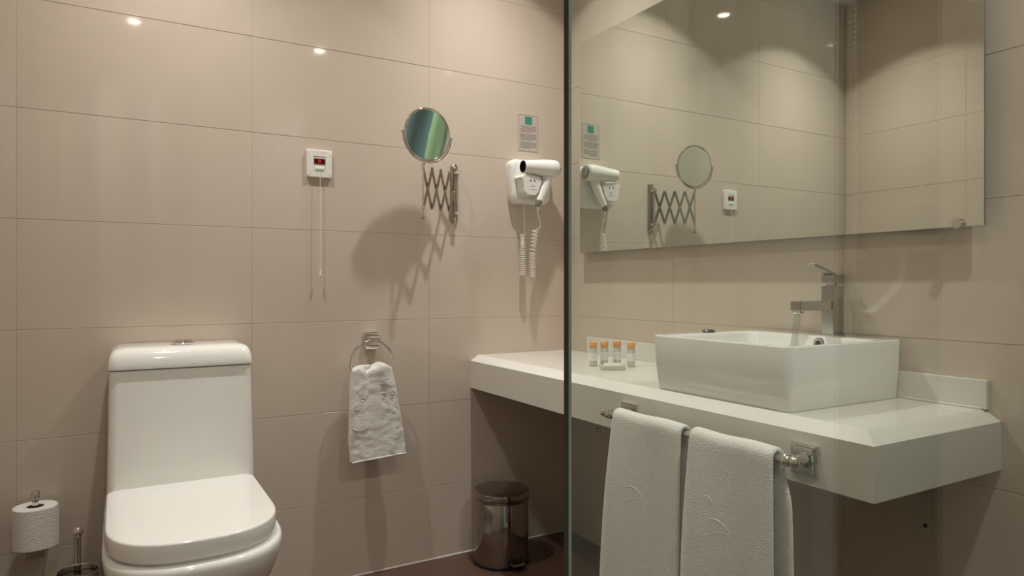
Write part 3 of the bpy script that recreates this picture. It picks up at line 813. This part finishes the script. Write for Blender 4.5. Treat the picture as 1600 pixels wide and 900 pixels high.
# ---------------------------------------------------------------- towel ring and hand towel
px_, pz_ = -0.8185, 0.794
t = thing('towel_ring', 'chrome towel ring on the wall between toilet and counter', 'towel ring', (px_, 0, 0.72))
link('mount', box(px_ - 0.024, px_ + 0.024, -0.018, -0.0003, pz_ - 0.029, pz_ + 0.029, 0.004), CHROME, t)
link('mount_step', box(px_ - 0.019, px_ + 0.019, -0.046, -0.016, pz_ - 0.018, pz_ + 0.020, 0.004), CHROME, t)
RC = Vector((-0.832, -0.062, 0.723)); RR = 0.0735
tl = math.radians(4)
link('ring', tube([RC + Vector((RR * math.cos(a), -RR * math.sin(a) * math.sin(tl) * -1, RR * math.sin(a))) for a in [2 * PI * k / 48 for k in range(48)]], 0.0042, 10, closed=True), CHROME, t, smooth=80)
link('ring_hook', tube([(px_ - 0.016, -0.052, pz_ + 0.004), (px_ + 0.016, -0.052, pz_ + 0.004)], 0.0075, 14), CHROME, t, smooth=50)

ht = thing('hand_towel', 'white terry hand towel hanging bunched through the wall towel ring', 'towel', (-0.815, -0.06, 0.40))
NZ, NA = 90, 130
rings = []
for i in range(NZ + 1):
    s = i / NZ                      # 0 top, 1 bottom
    z = 0.714 - 0.310 * s
    hw = 0.066 + 0.030 * min(1, s * 1.25) ** 0.8
    xc = -0.834 + 0.022 * s
    ht_ = 0.024 - 0.006 * s
    if s < 0.05: 
        q = math.sqrt(max(0.0, 1 - ((0.05 - s) / 0.05) ** 2)); hw *= 0.55 + 0.45 * q; ht_ *= 0.25 + 0.75 * q
    if s > 0.975:
        q = 1 - (s - 0.975) / 0.025 * 0.5; ht_ *= q
    row = []
    for k in range(NA):
        a = 2 * PI * k / NA
        c, sn = math.cos(a), math.sin(a)
        x = xc + hw * math.copysign(abs(c) ** 0.55, c)
        y = -0.062 + ht_ * math.copysign(abs(sn) ** 0.6, sn)
        v = (x - xc) / hw
        front = sn < 0
        if front:
            fold = 0.010 * (1 - s) ** 1.2 * math.exp(-((v + 0.28) / 0.16) ** 2) + 0.007 * (1 - s) * math.exp(-((v - 0.38) / 0.1) ** 2) * (s > 0.2)
            y += fold
            y -= 0.006 * math.exp(-((v - 0.45) / 0.3) ** 2) * math.exp(-(s / 0.22) ** 2)
            y += 0.0030 * noise.noise(Vector((x * 24, 3.1, z * 20)))
            y += 0.0016 * noise.noise(Vector((x * 62, 9.1, z * 57)))
            y += 0.0007 * noise.noise(Vector((x * 150, 5.1, z * 140)))
        top = max(0.0, 1 - s / 0.16)
        zz = z + top * (0.014 * math.exp(-((v - 0.62) / 0.30) ** 2) + 0.006 * math.exp(-((v + 0.78) / 0.2) ** 2) - 0.012 * math.exp(-((v + 0.35) / 0.22) ** 2))
        zz += 0.010 * (v * 0.5) * s
        row.append(Vector((x + 0.002 * noise.noise(Vector((1.7, y * 30, z * 22))), y, zz)))
    rings.append(row)
hc = link('cloth', loft(rings), TOWEL, ht, smooth=80)
sub = hc.modifiers.new('smooth', 'SUBSURF'); sub.levels = 1; sub.render_levels = 1
hem = [Vector((-0.812 + 0.093 * math.cos(a) , -0.062 - 0.017 * math.sin(a), 0.4085 + 0.005 * math.cos(a))) for a in [PI * k / 24 for k in range(25)]]
hem = [Vector((x, -0.0800 - 0.0015 * math.sin(x * 60), 0.4095 + 0.0052 * (x + 0.812) / 0.093)) for x in [-0.905 + 0.186 * k / 30 for k in range(31)]]
link('hem', tube(hem, 0.0032, 8), TOWEL, hc, smooth=80)
sw = [Vector((-0.880 + 0.026 * math.cos(a), -0.0812, 0.523 + 0.016 * math.sin(a))) for a in [math.radians(150 + 210 * k / 16) for k in range(17)]]
link('embossed_motif', tube(sw, 0.0018, 8), TOWEL, hc, smooth=80)
for (cx, cz, r0) in ((-0.885, 0.585, 0.012), (-0.868, 0.607, 0.009), (-0.80, 0.617, 0.010), (-0.772, 0.612, 0.009)):
    link('embossed_motif', tube([Vector((cx + r0 * math.cos(a), -0.0815, cz + r0 * 0.8 * math.sin(a))) for a in [math.radians(30 + 250 * k / 12) for k in range(13)]], 0.0015, 8), TOWEL, hc, smooth=80)

# ---------------------------------------------------------------- pedal bin
px, py = -0.378, -0.128
t = thing('pedal_bin', 'small round polished steel pedal bin on the floor under the counter', 'bin', (px, py, 0))
link('body', lathe([(0.094, 0.008), (0.097, 0.010), (0.098, 0.014), (0.098, 0.222), (0.0965, 0.224)], (px, py, 0), seg=48), BINSTEEL, t, smooth=40)
link('base', lathe([(0.0985, 0.0), (0.1005, 0.003), (0.1005, 0.011), (0.097, 0.013)], (px, py, 0), seg=48), BLACK, t, smooth=40)
link('rim', lathe([(0.0995, 0.223), (0.101, 0.225), (0.101, 0.231), (0.0985, 0.233)], (px, py, 0), seg=48), BINSTEEL, t, smooth=40)
link('lid', lathe([(0.0975, 0.233), (0.100, 0.2345), (0.100, 0.251), (0.0985, 0.2545), (0.093, 0.257), (0.06, 0.2595), (0.001, 0.261)], (px, py, 0), seg=48), BINSTEEL, t, smooth=30)
pd = Vector((0.02, -1.0, 0)).normalized(); sd = Vector((-pd.y, pd.x, 0))
base = Vector((px, py, 0)) + pd * 0.094
def local_box(c, a0, a1, b0, b1, z0, z1):
    bm = box(a0, a1, b0, b1, z0, z1, 0.0015)
    for v in bm.verts:
        q = v.co.copy(); v.co = Vector((c.x, c.y, 0)) + pd * q.x + sd * q.y + Vector((0, 0, q.z))
    return bm
link('pedal', local_box(base, 0.0, 0.032, -0.024, 0.024, 0.020, 0.027), CHROME, t)
link('pedal_slot', local_box(base, 0.001, 0.0055, -0.027, 0.027, 0.012, 0.038), BLACK, t)

# ---------------------------------------------------------------- glass shower screen
GX = -1.3762
t = thing('shower_screen', 'clear frameless glass shower screen in front of the vanity', 'glass screen', (-0.69, YG, 0))
bm = box(GX, -0.003, YG - 0.0024, YG + 0.0024, 0.012, 2.05)
bmesh.ops.recalc_face_normals(bm, faces=bm.faces)
for f in bm.faces:
    f.material_index = 0 if abs(f.normal.y) > 0.5 else 1
link('pane', bm, [GLASS, GEDGE], t)
link('polished_edge', box(GX - 0.0002, GX + 0.0010, YG - 0.0027, YG - 0.0020, 0.012, 2.05), GBEVEL, t)
for zz in (0.35, 1.70):
    link('hinge_clamp', box(-0.050, -0.0005, YG - 0.011, YG + 0.011, zz - 0.03, zz + 0.03, 0.002), CHROME, t)

# ---------------------------------------------------------------- shower fittings behind the glass (seen reflected in it)
t = thing('shower_mixer', 'chrome bar shower mixer on the dark tiled shower wall', 'shower mixer', (-0.20, YD, 1.06))
link('mixer_body', lathe([(0.017, -0.13), (0.021, -0.128), (0.021, -0.085), (0.018, -0.083), (0.018, 0.083), (0.021, 0.085), (0.021, 0.128), (0.017, 0.13)], (-0.235, YD + 0.055, 1.065), (1, 0, 0), 24), CHROME, t, smooth=45)
for dx in (-0.075, 0.075):
    link('wall_inlet', lathe([(0.032, 0.0005), (0.032, 0.006), (0.014, 0.012), (0.014, 0.05)], (-0.235 + dx, YD, 1.065), (0, 1, 0), 20), CHROME, t, smooth=45)
t = thing('shower_set', 'chrome hand shower on a wall rail with metal hose', 'shower', (-0.386, YD, 1.2))
link('rail', tube([(-0.43, YD + 0.045, 1.25), (-0.43, YD + 0.045, 2.02)], 0.009, 14), CHROME, t, smooth=50)
for zz in (1.27, 2.0):
    link('rail_mount', lathe([(0.016, 0.0005), (0.016, 0.004), (0.010, 0.008), (0.010, 0.045)], (-0.43, YD, zz), (0, 1, 0), 16), CHROME, t, smooth=45)
link('hand_shower', lathe([(0.012, -0.18), (0.011, -0.05), (0.02, -0.02), (0.045, 0.0), (0.045, 0.012), (0.04, 0.014)], (-0.40, YD + 0.13, 2.03), (0, 0.45, 0.9), 24), CHROME, t, smooth=45)
hp2 = [Vector((-0.398, YD + 0.055, 1.86 - 0.78 * k / 60)) for k in range(61)] + bez((-0.398, YD + 0.055, 1.08), (-0.399, YD + 0.055, 0.98), (-0.408, YD + 0.056, 0.90), (-0.32, YD + 0.055, 0.94), 16)[1:] + bez((-0.32, YD + 0.055, 0.94), (-0.27, YD + 0.055, 0.965), (-0.235, YD + 0.055, 0.99), (-0.235, YD + 0.055, 1.045), 12)[1:]
dense = []
for a, b in zip(hp2, hp2[1:]):
    n_ = max(2, int((b - a).length / 0.0022))
    for k in range(n_): dense.append(a.lerp(b, k / n_))
link('metal_hose', tube(dense, [0.0056 if i % 4 < 2 else 0.0040 for i in range(len(dense))], 8), HOSE, t, smooth=70)

# ---------------------------------------------------------------- striped shower curtain behind the camera
t = thing('shower_curtain', 'blue, grey and pale green striped shower curtain on a chrome rod', 'curtain', (-1.16, YD + 0.05, 0.1))
N = 120
xs = [-0.466 - (1.865 - 0.466 - 0.02) * k / N for k in range(N + 1)]
rows = []
for z in (0.12, 0.8, 1.5, 2.2):
    rows.append([Vector((x, YD + 0.055 + 0.022 * math.sin(k * 0.85) + 0.008 * math.sin(k * 0.31 + z), z)) for k, x in enumerate(xs)])
cb = loft(rows, closed=False)
uvl = cb.loops.layers.uv.new('uv')
for f in cb.faces:
    for lp in f.loops: lp[uvl].uv = ((-0.466 - lp.vert.co.x) / 1.38, lp.vert.co.z / 2.2)
link('cloth', cb, CURTAIN, t, smooth=80)
link('curtain_rod', tube([(-0.44, YD + 0.055, 2.225), (XC + 0.004, YD + 0.055, 2.225)], 0.011, 14), CHROME, t, smooth=50)
for k in range(0, N + 1, 8):
    link('curtain_ring', tube([Vector((xs[k], YD + 0.055 + 0.018 * math.cos(q), 2.218 + 0.022 * math.sin(q))) for q in [2 * PI * j / 16 for j in range(16)]], 0.002, 6, closed=True), CHROME, t, smooth=80)
